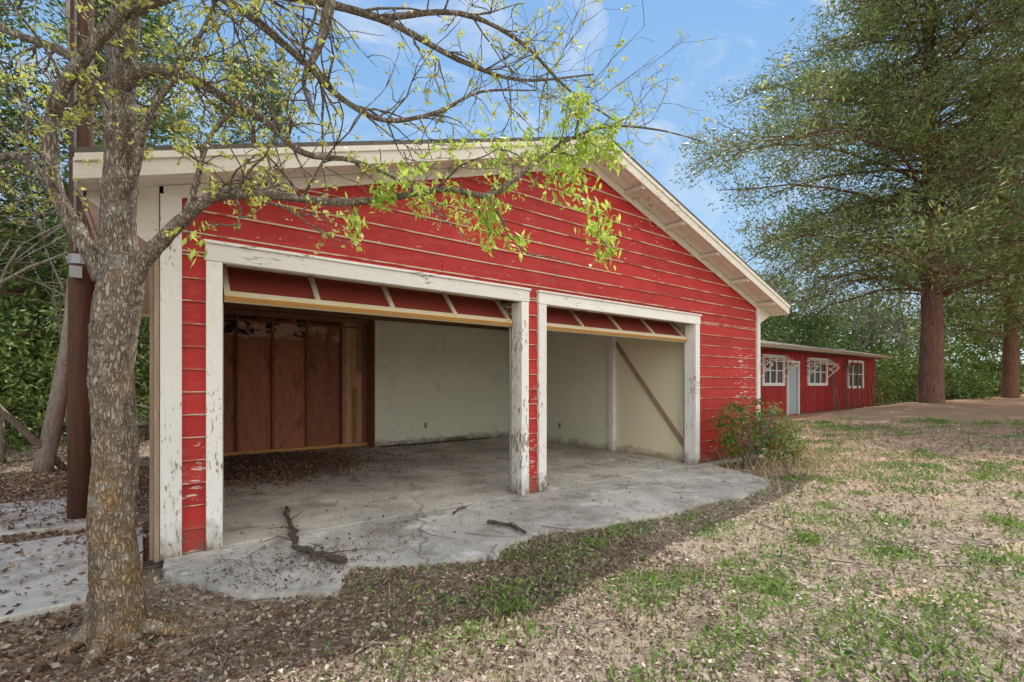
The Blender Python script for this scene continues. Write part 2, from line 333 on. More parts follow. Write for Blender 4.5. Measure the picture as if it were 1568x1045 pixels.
# ------------------------------------------------------------------ garage
G=empty("red_garage")
XL,XR,XM=.07,9.84,4.95; YB=7.5
def zr(x): return 4.70-.3215*abs(x-XM)
def lap_rows(mb,u0f,openings,ztop,tf,pitch=.19,z0=.0):
    z=z0
    while z<ztop:
        zt=min(z+pitch,ztop)
        segs=[(z,zt)]
        for (a,b,h) in openings:
            if z<h<zt: segs=[(z,h),(h,zt)]
        for (s0,s1) in segs:
            l0,r0=u0f(s0); l1,r1=u0f(s1)
            if r0<=l0: continue
            if r1<l1: l1=r1=(l1+r1)/2
            cuts=[(a,b) for (a,b,h) in openings if s1<=h+1e-6]
            iv=[]; cur=l0
            for a,b in sorted(cuts): iv.append((cur,a)); cur=b
            iv.append((cur,r0))
            for (a,b) in iv:
                if b-a<.02: continue
                js=[a]
                while b-js[-1]>4.4: js.append(js[-1]+random.uniform(2.4,4.2))
                js.append(b)
                for q in range(len(js)-1):
                    p0,p1=js[q],js[q+1]-(.003 if q<len(js)-2 else 0)
                    t0=l1 if p0==l0 else p0; t1=r1 if p1==r0 else p1
                    t0=max(t0,min(l1,t1)) ; t1=max(t0,min(t1,r1))
                    nseg=max(1,int((p1-p0)/.45)); base=.022+random.uniform(-.003,.005) if s0==z else .012
                    obs=[base+random.uniform(-.004,.004) for _ in range(nseg+1)]; lp=.009 if s0<2.4 else .014
                    bi=len(mb.v)
                    for i in range(nseg+1):
                        f=i/nseg; x0=p0+(p1-p0)*f; x1=t0+(t1-t0)*f; ob=obs[i]; ot=.004; k=lp/(s1-s0)
                        mb.v+= [tf(x0,-.02,s0),tf(x0,ob,s0),tf(x0+(x1-x0)*k,ob+(ot-ob)*k,s0+lp),tf(x1,ot,s1),tf(x1,-.02,s1)]
                    for i in range(nseg):
                        a0=bi+5*i; b0=a0+5
                        mb.f+= [(a0,b0,b0+1,a0+1),(a0+1,b0+1,b0+2,a0+2),(a0+2,b0+2,b0+3,a0+3),(a0+3,b0+3,b0+4,a0+4)]; mb.m+=[1,1,0,0]
                    mb.f+= [(bi,bi+1,bi+2,bi+3,bi+4),tuple(bi+5*nseg+j for j in (4,3,2,1,0))]; mb.m+=[0,0]
        z+=pitch
mb=MB()
def ufront(z):
    zz=z+.17
    if zz<=zr(XL): return (XL+.02,XR-.02)
    w=(4.70-zz)/.3215; return (XM-w,XM+w)
lap_rows(mb,ufront,[(.42,3.80,2.50),(4.08,7.66,2.50)],4.52,lambda u,o,z:(u,-o,z))
mk("front_siding",mb,[RED,LIP],G)
mb=MB()
lap_rows(mb,lambda z:(0,YB),[],2.95,lambda u,o,z:(XL-o+.0,YB-u,z))
lap_rows(mb,lambda z:(0,YB),[],2.95,lambda u,o,z:(XR+o,u,z))
lap_rows(mb,ufront,[],4.52,lambda u,o,z:(XL+XR-u,YB+o,z))
mk("side_siding",mb,[RED,LIP],G)
mb=MB()
for a,b in ((.09,.50),(3.75,4.16),(7.57,9.82)): box(mb,a,b,.022,.13,0,2.47)
prism_y(mb,[(.09,2.47),(9.82,2.47),(9.82,2.96),(XM,4.52),(.09,2.96)],.022,.13)
box(mb,.09,.16,.13,YB-.022,0,2.95); box(mb,9.75,9.82,.13,YB-.022,0,2.95)
prism_y(mb,[(.16,0),(9.75,0),(9.75,2.96),(XM,4.52),(.16,2.96)],YB-.1,YB-.022)
mk("wall_framing",mb,[WBEAM],G)
mb=MB()
box(mb,.068,.212,-.050,.02,-.02,2.93)
box(mb,.381,.50,-.052,.02,-.02,2.44)
box(mb,3.745,3.86,-.052,.02,-.01,2.44)
box(mb,4.03,4.16,-.052,.02,-.01,2.44)
box(mb,7.57,7.70,-.052,.02,-.01,2.44)
box(mb,9.74,9.86,-.050,.02,-.02,2.95)
box(mb,.47,.503,.022,.16,0,2.44); box(mb,3.742,3.775,.022,.16,0,2.44); box(mb,4.13,4.163,.022,.16,0,2.44); box(mb,7.567,7.60,.022,.16,0,2.44)
mk("vertical_trim",mb,[WHITE],G,bevel=.004)
mb=MB()
box(mb,.375,3.868,-.058,.02,2.442,2.585); box(mb,4.022,7.708,-.058,.02,2.442,2.585)
box(mb,.36,3.88,-.080,.02,2.587,2.612); box(mb,4.01,7.72,-.080,.02,2.587,2.612)
mk("header_trim",mb,[WHITEH],G,bevel=.004)
mb=MB()
box(mb,.030,.064,-.03,.04,-.03,2.55); box(mb,.0,.028,.05,.10,-.03,2.4)
box(mb,3.865,3.885,-.03,-.02,0,.5)
mk("bare_corner_boards",mb,[WGREY],G)
mb=MB()
E=5.37
for sgn in (-1,1):
    xe=XM+sgn*E; ze=zr(xe)
    P=[(XM,4.70),(xe,ze),(xe,ze+.035),(XM,4.745)]
    Q=P if sgn<0 else P[::-1]
    prism_y(mb,Q,-.42,YB+.35,0)
mk("shingle_roof",mb,[SHING],G)
mb=MB()
for sgn in (-1,1):
    xe=XM+sgn*(E-.01); ze=zr(xe)
    def rk(t0,b0,y0,y1,xend=xe,xs_=XM):
        P=[(xs_,zr(xs_)-t0),(xend,zr(xend)-t0),(xend,zr(xend)-b0),(xs_,zr(xs_)-b0)]
        if sgn>0: P=P[::-1]
        prism_y(mb,P[::-1],y0,y1,0)
    rk(.002,.175,-.405,-.375)
    rk(.003,.055,-.425,-.406)
    for k in range(6):
        rk(.120,.138,-.372+k*.060,-.372+k*.060+.055)
    rk(.142,.25,-.045,-.024,xend=XM+sgn*4.86)
mk("rake_fascia_and_soffit",mb,[CREAM],G,bevel=.003)
mb=MB()
x=XM-5.2
while x<XM+5.3:
    if abs(x-XM)>.3:
        box(mb,x-.035,x+.035,-.37,-.05,zr(x)-.205,zr(x)-.14)
    x+=1.0
mk("rake_lookouts",mb,[CREAM],G,bevel=.003)
mb=MB()
for sgn in (-1,1):
    xe=XM+sgn*(E+.002)
    a,b=sorted((xe,xe-sgn*.025)); box(mb,a,b,-.37,YB+.34,zr(xe)-.17,zr(xe)-.012)
    a,b=sorted((xe-sgn*.03,XM+sgn*4.92)); box(mb,a,b,.02,YB+.34,zr(xe)-.165,zr(xe)-.145)
prism_y(mb,[(-.38,2.80),(.062,2.47),(.062,2.99),(-.38,2.85)],-.03,-.005)
prism_y(mb,[(9.865,2.62),(10.28,2.80),(10.28,2.86),(9.865,2.98)],-.03,-.005)
mk("eave_boards",mb,[CREAM],G)
def door(name,x0,x1):
    mb=MB(); D=np.array([0,.38,.40]); Ld=np.linalg.norm(D); D/=Ld
    B=np.array([0,.115,2.165]); Nn=np.array([0,-D[2],D[1]])
    def ob(u0,u1,a0,a1,o0,o1,mat):
        vs=[]
        for (u,a,o) in ((u0,a0,o0),(u1,a0,o0),(u1,a1,o0),(u0,a1,o0),(u0,a0,o1),(u1,a0,o1),(u1,a1,o1),(u0,a1,o1)):
            p=B+D*a+Nn*o; vs.append((u,p[1],p[2]))
        mb.add(vs,[(0,3,2,1),(4,5,6,7),(0,1,5,4),(1,2,6,5),(2,3,7,6),(3,0,4,7)],mat)
    ob(x0,x1,.03,Ld-.02,-.02,.0,1)
    for s in (1,-1):
        o0,o1=(.001,.028) if s>0 else (-.048,-.021)
        ob(x0,x1,0,.070,o0,o1,0); ob(x0,x1,Ld-.07,Ld,o0,o1,0)
        n=4
        for k in range(n+1):
            u=x0+.025+(x1-x0-.05)*k/n; ob(u-.024,u+.024,.071,Ld-.071,o0,o1-.002*s if s>0 else o1,0)
    ob(x0,x1,-.012,-.001,-.02,.03,2)
    for s in range(4):
        ys0=.55+s*.58
        box(mb,x0,x1,ys0,ys0+.56,2.60,2.64,1)
        box(mb,x0,x1,ys0,ys0+.06,2.585,2.599,0)
    mk(name,mb,[RAILC,PANEL,WORANGE],G)
    mt=MB()
    for xx in (x0-.012,x1+.012):
        tube(mt,[(xx,.17,0.05),(xx,.17,2.1),(xx,.25,2.38),(xx,.45,2.55),(xx,.75,2.58),(xx,3.2,2.58)],[.014]*6,6)
    mk(name+"_track",mt,[GALV],G)
door("overhead_door_wide",.53,3.715); door("overhead_door_narrow",4.19,7.54)
mb=MB(); box(mb,.165,9.74,.0,YB-.11,-.15,0.0); mk("concrete_floor",mb,[CONC],G)
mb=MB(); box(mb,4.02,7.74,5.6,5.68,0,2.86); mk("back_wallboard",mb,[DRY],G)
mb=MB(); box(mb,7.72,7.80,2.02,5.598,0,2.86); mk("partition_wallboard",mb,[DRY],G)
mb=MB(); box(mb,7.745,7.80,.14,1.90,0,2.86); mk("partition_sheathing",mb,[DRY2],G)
mb=MB(); box(mb,7.66,7.80,1.902,2.018,0,2.86)
box(mb,4.03,7.70,5.582,5.598,.0,.10)
mk("partition_post_and_baseboard",mb,[WHITE],G)
mb=MB()
prs=[(1.86,2.28),(1.86,2.16),(.22,.16),(.22,.30)]
vs=[(7.715,y,z) for y,z in prs]+[(7.742,y,z) for y,z in prs]
mb.add(vs,[(0,1,2,3),(7,6,5,4),(0,4,5,1),(1,5,6,2),(2,6,7,3),(3,7,4,0)])
mk("diagonal_brace",mb,[WGREY],G)
mb=MB()
edges=[.17,.75,1.38,2.03,2.70,3.42]
for k in range(5): box(mb,edges[k]+.012,edges[k+1]-.012,6.10+.008*(k%2),6.14,.06,2.86)
for k in range(9): box(mb,.161,.168,.3+k*.6,.3+k*.6+.58,0,2.86)
mk("back_sheathing",mb,[WBROWN],G)
mb=MB(); x=3.43
while x<3.97:
    w=random.uniform(.07,.15); zc=random.uniform(1.2,2.2)
    o=random.uniform(0,.03); box(mb,x,x+w-.006,6.06+o,6.12,.06,zc-.01); box(mb,x,x+w-.006,6.06+o*.5,6.12,zc,2.86); x+=w
box(mb,4.0,4.018,5.6,6.1,0,2.86)
mk("mixed_planks",mb,[WPLANK],G)
mb=MB()
for e in edges[1:]: box(mb,e-.024,e+.024,6.03,6.098,.07,2.80)
box(mb,.17,3.95,6.04,6.07,2.66,2.70)
mk("wall_studs",mb,[WSTUD],G)
mb=MB(); box(mb,.17,4.0,6.00,6.095,0,.065); mk("sill_plate",mb,[WORANGE],G)
mb=MB()
box(mb,.17,7.70,5.50,5.58,2.862,2.93); box(mb,.17,4.0,5.94,6.0,2.76,2.86)
yy=.5
while yy<5.4: box(mb,.17,9.7,yy,yy+.04,2.80,2.93); yy+=.61
mk("ceiling_joists",mb,[WBEAM],G)
mb=MB(); box(mb,.165,9.74,.135,7.38,2.932,2.95); mk("ceiling_boards",mb,[CREAM],G)
mb=MB(); box(mb,5.22,5.29,5.588,5.599,.36,.48); box(mb,7.706,7.719,3.55,3.62,.36,.48); mk("wall_outlets",mb,[OUTL],G)

# ------------------------------------------------------------------ litter / grass
CAM=np.array([0,-4.84])
def polar(n,r0,r1,a0,a1,p=1.0):
    r=r0+(r1-r0)*rng.random(n)**p; a=np.radians(a0+(a1-a0)*rng.random(n)); return CAM[0]+r*np.cos(a),CAM[1]+r*np.sin(a)
def blocked(x,y): return ((x>-.02)&(x<10.0)&(y>-.08)&(y<8))
x,y=polar(150000,1.6,19,-12,110,1.15)
edge_=np.exp(-np.abs(y+1.5)*3)
ok=~blocked(x,y)&~(in_apron(x,y)&(rng.random(len(x))>.012+.06*edge_))&~((x<0)&(y>-.66)&(y<1.2)&(rng.random(len(x))>.10))
x=x[ok];y=y[ok]; z=gh(x,y)
z=np.where(in_apron(x,y)|((x<0)&(y>-.66)&(y<1.2)),.0,z)
C=np.stack([x,y,z+.006+.020*rng.random(len(x))],1); L=.014+.034*rng.random(len(x))**2
dist=np.hypot(x-CAM[0],y-CAM[1]); L=L*(1+dist*.06)
quads("fallen_leaves",leafV(C,L,L*(.25+.35*rng.random(len(x))),flat=.6),LITTER)
xa=rng.normal(1.6,.8,16000); ya=rng.normal(4.3,.75,16000); ok=(xa>.2)&(xa<4.4)&(ya<5.95)&(ya>2.0); xa=xa[ok];ya=ya[ok]
xb=rng.uniform(-4.5,0,26000); yb=rng.uniform(-1.6,6,26000)
ok=~((yb>-.64)&(yb<1.18)&(rng.random(26000)>.14))&~((yb>1.7)&(yb<3.2)&(rng.random(26000)>.5)); xb=xb[ok];yb=yb[ok]
xc=rng.uniform(.2,7.6,1500); yc=rng.uniform(-.9,5.4,1500)
xd=rng.uniform(4.1,7,2500); yd=5.55-np.abs(rng.normal(0,.12,2500))
xe_=rng.normal(.9,.5,900); ye_=rng.normal(-.9,.28,900); ok=in_apron(xe_,ye_); xe_=xe_[ok];ye_=ye_[ok]
xf=rng.uniform(-1.6,3.6,16000); yf=rng.normal(-1.9,.6,16000); ok=~in_apron(xf,yf)&(yf>-3.4)&(yf<-.7); xf=xf[ok];yf=yf[ok]
xx=np.concatenate([xa,xb,xc,xd,xe_,xf]); yy_=np.concatenate([ya,yb,yc,yd,ye_,yf])
onslab=((xx>0.1)&(yy_>-.1))|in_apron(xx,yy_)
walk=(xx<.0)&(((yy_>-.66)&(yy_<1.2))|((yy_>1.7)&(yy_<3.2)))
zz=np.where(onslab,.006,np.where(walk,.008,gh(xx,yy_)+.012))
pile=np.zeros(len(xx)); pile[:len(xa)]=.10*rng.random(len(xa))*np.exp(-((xa-1.6)**2+(ya-4.3)**2))
C=np.stack([xx,yy_,zz+pile+.014*rng.random(len(xx))],1); L=.025+.045*rng.random(len(xx)); L[len(xa)+len(xb):]*=.65
quads("dark_fallen_leaves",leafV(C,L,L*.45,flat=.5),LITTERD)
nc=720; px,py=polar(nc,1.9,20,-12,72,1.0)
GX=[];GY=[];SC=[]
for k in range(nc):
    if py[k]>-1.1 and px[k]<8.2: continue
    if px[k]<1.2 and random.random()<.6: continue
    d=math.hypot(px[k],py[k]+4.84); n=int(random.uniform(40,190)); s=random.uniform(.05,.16)*(1+d*.05)
    GX.append(rng.normal(px[k],s*1.5,n)); GY.append(rng.normal(py[k],s,n)); SC.append(np.full(n,1+.05*d)*random.uniform(.6,1.25))
gx=np.concatenate(GX); gy=np.concatenate(GY); sc=np.concatenate(SC); ok=~in_apron(gx,gy)&~blocked(gx,gy); gx=gx[ok];gy=gy[ok];sc=sc[ok]
H=(.018+.045*rng.random(len(gx)))*sc
C=np.stack([gx,gy,gh(gx,gy)+H*.42],1)
quads("grass",leafV(C,H,H*.24+.002,bias=(0,0,1.0),bw=.45),GRASS)
sx,sy=polar(8000,2.0,22,-10,75,1.0); ok=~in_apron(sx,sy)&~blocked(sx,sy); sx=sx[ok];sy=sy[ok]
H=.04+.12*rng.random(len(sx))**2
ex=rng.normal(8.9,.9,650); ey=rng.normal(-1.25,.45,650); ok=(ey<-.15); ex=ex[ok];ey=ey[ok]
sx=np.concatenate([sx,ex]);sy=np.concatenate([sy,ey]);H=np.concatenate([H,.12+.42*rng.random(len(ex))])
C=np.stack([sx,sy,gh(sx,sy)+H*.45],1)
quads("dry_grass",leafV(C,H,.003+H*.010,bias=(0,0,1.0),bw=.62),DRYG)
def stick(name,pts,r,f=.45,stubs=5):
    mb=MB(); P=crs(pts,3); P[1:-1]+=rng.normal(size=(len(P)-2,3))*np.array([.014,.014,.006]); k=len(P); tube(mb,P,np.linspace(r,r*f,k),8,0,.20)
    for s in range(stubs):
        p=P[random.randint(1,k-2)]; a=rng.random()*6.28; l=random.uniform(.08,.28)
        q=p+np.array([math.cos(a)*l*.5,math.sin(a)*l*.5,.03+random.random()*.04]); e=p+np.array([math.cos(a+.3)*l,math.sin(a+.3)*l,.02+random.random()*.06])
        tube(mb,[p,q,e],[r*.45,r*.3,r*.15],6,0,.1)
    mk(name,mb,[DEADW],smooth=False)
stick("fallen_branch",[(1.22,.98,.03),(1.14,.55,.05),(1.10,.2,.04),(1.03,-.20,.045),(.99,-.50,.045),(1.04,-.72,.035),(1.10,-.90,.05),(1.20,-1.10,.04)],.017,1.9,9)
stick("fallen_branch",[(2.71,-.82,.02),(2.80,-1.05,.03),(2.80,-1.32,.02)],.020,.8,3)
stick("fallen_branch",[(2.60,-.32,.015),(2.72,-.24,.02),(2.85,-.18,.012)],.012,.6,2)
stick("fallen_branch",[(.55,-3.05,-.02),(.9,-2.75,.0),(1.15,-2.4,-.02)],.014,.5,3)
mb=MB()
for k in range(280):
    a,b=polar(1,1.7,9,-5,112); a=float(a[0]); b=float(b[0])
    if blocked(np.array([a]),np.array([b]))[0]: continue
    th=random.uniform(0,6.28); l=random.uniform(.10,.5); z=float(gh(a,b)) if not in_apron(np.array([a]),np.array([b]))[0] else 0
    tube(mb,[(a,b,z+.02),(a+l*.5*math.cos(th),b+l*.5*math.sin(th),z+.03),(a+l*math.cos(th+.3),b+l*math.sin(th+.3),z+.02)],[.006,.005,.002],5)
mk("scattered_twigs",mb,[TWIG])

# ------------------------------------------------------------------ foreground elm
ELM=empty("elm_tree",(-.13,-1.27,-.05),math.radians(-36.87))
tb=MB(); LE=[];LB=[]
trunk=[(-.03,0,-.08,.160),(-.03,0,.08,.138),(-.03,0,.3,.118),(-.045,0,.7,.109),(-.05,.01,1.1,.106),(-.045,0,1.55,.103),(-.03,0,1.88,.112),(-.01,0,2.04,.104),(-.03,.02,2.35,.085),(-.02,.03,2.75,.082),(-.035,.03,3.15,.076),(.0,.03,3.6,.068),(.06,.05,4.5,.05),(.0,.1,5.5,.03),(.05,.1,6.3,.012)]
T=crs(trunk,12); T[:,:2]+=.006*np.stack([np.sin(T[:,2]*7.3),np.cos(T[:,2]*5.9)],1); tube(tb,T[:,:3],T[:,3],52,0,.026)
for k in range(6):
    a=k*2*math.pi/6+random.uniform(-.3,.3); l=random.uniform(.08,.24)
    c,s=math.cos(a),math.sin(a)
    R=crs([(-.03+c*.05,s*.05,.42,.045),(-.03+c*.09,s*.09,.20,.050),(-.03+c*.13,s*.13,.06,.045),(-.03+c*(.18+l),s*(.18+l),-.03,.024)],5); tube(tb,R[:,:3],R[:,3],12,0,.05)
branches={
'A':[(0,0,1.95,.065),(.107,0,2.13,.050),(.2,0,2.24,.042),(.37,0,2.41,.035),(.54,0,2.53,.031),(.743,.05,2.56,.028),(.95,.1,2.56,.025),(1.207,.15,2.55,.023),(1.514,.2,2.60,.020),(1.838,.2,2.65,.018),(2.10,.25,2.63,.016),(2.285,.3,2.77,.014),(2.54,.35,2.99,.011),(2.85,.4,3.14,.009),(3.21,.45,3.15,.006),(3.56,.5,3.09,.003)],
'B':[(-.02,0,3.16,.05),(.15,-.02,3.24,.036),(.34,-.03,3.22,.03),(.54,0,3.13,.026),(.807,.03,2.98,.022),(1.03,.05,2.80,.018),(1.3,.1,2.78,.014),(1.6,.15,2.66,.009),(1.85,.2,2.45,.005),(1.98,.2,2.30,.003)],
'C':[(0,0,1.95,.06),(-.18,-.02,2.22,.042),(-.33,-.04,2.53,.038),(-.36,-.05,2.79,.036),(-.295,-.07,3.06,.035),(-.106,-.12,3.25,.033),(.12,-.16,3.44,.032),(.42,-.2,3.66,.030),(.8,-.2,3.85,.024),(1.2,-.1,3.95,.018)],
'D':[(.42,-.2,3.66,.026),(.75,-.1,3.52,.022),(1.05,0,3.30,.020),(1.25,.05,3.12,.017),(1.5,.1,3.02,.014),(1.8,.15,3.10,.011),(2.05,.2,3.25,.008),(2.4,.3,3.32,.004)],
'E':[(-.10,0,2.05,.05),(-.25,0,2.35,.032),(-.42,0,2.60,.026),(-.6,0,2.76,.022),(-.85,0,2.72,.015),(-1.2,.05,2.9,.008)],
'F':[(1.2,-.1,3.95,.03),(1.22,-.05,3.62,.028),(1.14,0,3.40,.022),(1.05,.0,3.2,.014),(1.10,.0,3.0,.008)],
'G':[(.0,0,3.6,.05),(.35,.1,3.8,.035),(.8,.2,3.85,.028),(1.4,.3,3.78,.022),(1.9,.35,3.55,.016),(2.3,.4,3.45,.010),(2.8,.5,3.55,.005)],
'H':[(-.03,0,2.9,.05),(-.2,.1,3.2,.035),(-.45,.15,3.45,.028),(-.8,.2,3.6,.02),(-1.3,.25,3.8,.01)],
'I':[(.37,0,2.41,.02),(.42,.02,2.62,.016),(.50,.03,2.9,.013),(.72,.05,3.15,.009),(.9,.08,3.4,.005)],
'J':[(1.4,.3,3.78,.02),(1.9,.35,3.85,.016),(2.3,.4,3.7,.011),(2.62,.45,3.42,.008),(3.0,.5,3.2,.004)],
'K':[(-.04,0,2.45,.03),(.12,-.05,2.66,.022),(.22,-.08,2.95,.018),(.45,-.1,3.25,.013),(.62,-.1,3.6,.008)],
'L':[(2.10,.25,2.63,.010),(2.22,.26,2.42,.008),(2.34,.28,2.28,.006),(2.50,.3,2.26,.004),(2.62,.3,2.22,.002)],
}
def twig(p,d,l,r,lev,leafy,big):
    pts=[p]; d=d/np.linalg.norm(d); k=5
    for i in range(k):
        d=d+rng.normal(size=3)*.20; d/=np.linalg.norm(d); pts.append(pts[-1]+d*l/k)
    tube(tb,pts,np.linspace(r,max(.0012,r*.3),k+1),4 if r<.006 else 6)
    if lev>0:
        for q in range(random.choice((2,3,3))):
            i=random.randint(1,k); dd=d+rng.normal(size=3)*.65
            twig(pts[i],dd,l*random.uniform(.4,.75),r*.55,lev-1,leafy,big)
    if leafy>0:
        for i in range(3,k+1):
            if rng.random()<leafy:
                n=random.randint(3,6)
                c=np.array(pts[i])+rng.normal(size=(n,3))*(.028 if big else .012)
                if big: c[:,2]-=.02
                (LE if big else LB).append(c)
for nm,br in branches.items():
    B=crs(br,5); tube(tb,B[:,:3],B[:,3],10,0,.05)
    n=len(B); dens={'A':38,'B':16,'C':22,'D':26,'E':14,'F':8,'G':24,'H':16,'I':10,'J':18,'K':12,'L':3}[nm]
    for q in range(dens):
        i=random.randint(int(n*.22),n-1); p=B[i,:3]; t=B[min(i+1,n-1),:3]-B[max(i-1,0),:3]; t/=np.linalg.norm(t)+1e-9
        d=t*.55+rng.normal(size=3)*np.array([.6,.5,.65])
        if nm=='A': d[2]+=random.choice((.05,.55,.7))
        elif nm!='L': d[2]+=.15
        big=(nm=='A' and 1.1<p[0]<2.8 and rng.random()<.85)
        l=random.uniform(.18,.62)*(.55 if big else 1)
        if nm=='B' and p[0]>1.2: l*=.45
        if nm=='L': l*=.4
        twig(p,d,l,min(.010,B[i,3]*.45),2 if l>.3 else 1,0 if nm=='L' else .75 if big else (.50 if p[0]<.9 else .26),big)
for (s,v,z,m) in [(1.95,.2,2.55,1.3),(2.05,.25,2.52,1.5),(2.15,.28,2.56,1.3),(2.00,.25,2.45,1.1),(2.10,.26,2.40,.9),(1.85,.2,2.62,1),(2.48,.35,2.80,1.5),(2.58,.35,2.86,1.5),(2.66,.36,2.78,1.4),(2.55,.35,2.68,1.2),(2.72,.38,2.66,1.4),(2.80,.4,2.54,1.6),(2.82,.4,2.44,1.7),(2.85,.4,2.35,1.5),(2.86,.4,2.27,.9),(2.62,.36,2.95,1.4),(2.4,.33,2.90,1.4),(1.6,.2,2.74,1.1),(1.45,.2,2.76,1.1),(2.2,.3,2.86,1.3),(2.75,.4,2.98,1.1),(.42,0,2.30,.6),(.40,0,2.22,.4),(1.3,.15,2.45,.6),(1.75,.2,2.82,1.3),(2.3,.3,2.98,1.1),(1.28,.15,2.40,.5),(1.9,.22,2.9,1.1),(1.65,.2,2.55,.8)]:
    n=int(random.randint(18,32)*m); c=np.array([s,v,z])+rng.normal(size=(n,3))*np.array([.055,.05,.045]); LE.append(c)
    twig(np.array([s-.02,v,z+.14]),np.array([.1,0,-1.0]),.17,.004,0,0,True)
mk("trunk_and_limbs",tb,[BARK],ELM,smooth=True)
C=np.concatenate(LE); print("elm leaves",len(C)); quads("young_leaves",leafV(C,.050+.034*rng.random(len(C)),.016+.010*rng.random(len(C)),bias=(.1,0,-1.0),bw=.5),SPRING,ELM)
C=np.concatenate(LB); quads("opening_buds",leafV(C,.020+.026*rng.random(len(C)),.010+.009*rng.random(len(C))),BUDL,ELM)

# ------------------------------------------------------------------ utility pole
U=empty("utility_pole"); mb=MB()
tube(mb,[(-.58,2.02,-.1),(-.58,2.02,1.4),(-.58,2.02,3),(-.57,2.0,6),(-.57,2.0,9)],[.118,.110,.104,.095,.085],20,0,.012)
mk("pole_shaft",mb,[POLE],U,smooth=True)
mb=MB(); tube(mb,[(-.58,2.02,2.66),(-.58,2.02,2.76)],[.112,.112],20)
box(mb,-.66,-.56,1.85,1.90,2.50,2.62); mk("pole_band_and_box",mb,[GALV],U)
mb=MB(); tube(mb,[(-.62,1.895,2.78),(-.60,1.895,9)],[.012,.012],8); mk("conduit",mb,[GREYM],U)
mb=MB(); box(mb,-1.7,.45,1.93,2.03,8.2,8.32); mk("crossarm",mb,[POLE],U)

# ------------------------------------------------------------------ trees
def conifer(name,base,H,trunk_r,prof,nl,leaf,mat,barkm,dens=1.0,lo=.18,droop=.12,per=52,spr=.34,lsz=(.10,.20),tmin=.25,wr=.36,bare=0,rise=.28,core=0,rag=0):
    R=empty(name,base); mb=MB(); LC=[]; LD=[]
    T=crs([(0,0,-.3,trunk_r*1.25),(0,0,.5,trunk_r),(.1,0,H*.3,trunk_r*.8),(.0,.1,H*.6,trunk_r*.5),(.1,0,H,trunk_r*.08)],4); tube(mb,T[:,:3],T[:,3],14,0,.05)
    ph=rng.random()*6
    for i in range(nl):
        f=lo+(1-lo)*((i+rng.random())/nl)**.9; z0=f*H; a=i*2.399+rng.normal()*.35
        L=prof(f)*random.uniform(.55,1.15)*(1+rag*math.sin(3*a+f*13+ph)); zo=rng.normal()*rag*2.0
        c,s=math.cos(a),math.sin(a); n=7; P=[]; rs=rise*random.uniform(.4,1.6)
        for k in range(n):
            t=k/(n-1); rr=L*t; P.append((c*rr+rng.normal()*.10*rr*.4,s*rr+rng.normal()*.04*rr,z0+zo*t+L*(rs*t-droop*3*t*t)+rng.normal()*.12*t))
        P=np.array(P); tube(mb,P,np.linspace(trunk_r*.22*(1-f*.6),.02,n),5)
        ns=max(4,int(L*2.2*dens))
        for q in range(ns):
            t=tmin+(1-tmin)*rng.random(); x=t*(n-1); i0=min(int(x),n-2); p=P[i0]+(P[i0+1]-P[i0])*(x-i0)
            sl=(1-t*.5)*L*.28*random.uniform(.5,1.2)+.3; sa=a+random.choice((-1,1))*random.uniform(.3,1.3)
            d=np.array([math.cos(sa),math.sin(sa),random.uniform(-.55,.75) if rag else random.uniform(-.35,.45)])
            e=p+d*sl; tube(mb,[p,(p+e)/2+np.array([0,0,.06]),e],[.02,.012,.005],3)
            if rng.random()<bare:
                for w in range(5):
                    e2=p+d*sl*random.uniform(.3,1); tube(mb,[e2,e2+rng.normal(size=3)*.35],[.010,.004],3)
                continue
            for w in (.4,.7,1.0):
                if rng.random()<.88:
                    cc=p+d*sl*w; m=int(per*random.uniform(.5,1.2))
                    LC.append(cc+rng.normal(size=(m,3))*np.array([spr,spr,spr*(.95 if rag else .62)])*random.uniform(.6,1.15)); LD.append(np.repeat(d[None,:],m,0))
    for i in range(core):
        z0=H*(lo*1.15+(.9-lo)*rng.random()); a=rng.random()*6.28; rr=random.uniform(.8,2.6); m=int(per*1.2)
        cc=np.array([rr*math.cos(a),rr*math.sin(a),z0]); tube(mb,[(0,0,z0-.5),cc],[.04,.012],3)
        LC.append(cc+rng.normal(size=(m,3))*spr*1.3); LD.append(np.repeat(np.array([[math.cos(a),math.sin(a),.2]]),m,0))
    mk("trunk_and_limbs",mb,[barkm],R,smooth=True)
    C=np.concatenate(LC); D=np.concatenate(LD); N=len(C); L=lsz[0]+(lsz[1]-lsz[0])*rng.random(N)
    quads(leaf,leafV(C,L,L*wr,bias=D+np.array([0,0,.25]),bw=.5,flat=.85),mat,R)
    return N
tot=0
tot+=conifer("cedar_tree",(28.4,1.3,.5),23,.45,lambda f: 10.2*(min(1,(f+.20)/.42))*(1-.75*max(0,f-.35)/.65),170,"foliage",CEDAR,CBARK,1.1,lo=.20,droop=.15,per=38,spr=.36,lsz=(.12,.27),tmin=.15,wr=.28,bare=.16,rise=.40,core=260,rag=.28)
tot+=conifer("cedar_tree",(20.5,-7.0,.4),19,.32,lambda f: 6.2*(1-.6*max(0,f-.3)/.7),85,"foliage",CEDAR,CBARK,1.1,lo=.26,per=38,spr=.30,lsz=(.09,.20),tmin=.2,wr=.28,bare=.16,rise=.40,core=120,rag=.25)
tot+=conifer("cedar_tree",(42,.5,.6),20,.4,lambda f: 7.0*(1-.7*max(0,f-.3)/.7),70,"foliage",CEDAR,CBARK,.8,lo=.16,spr=.6,lsz=(.22,.42),per=34,tmin=.12,wr=.3,rag=.2)
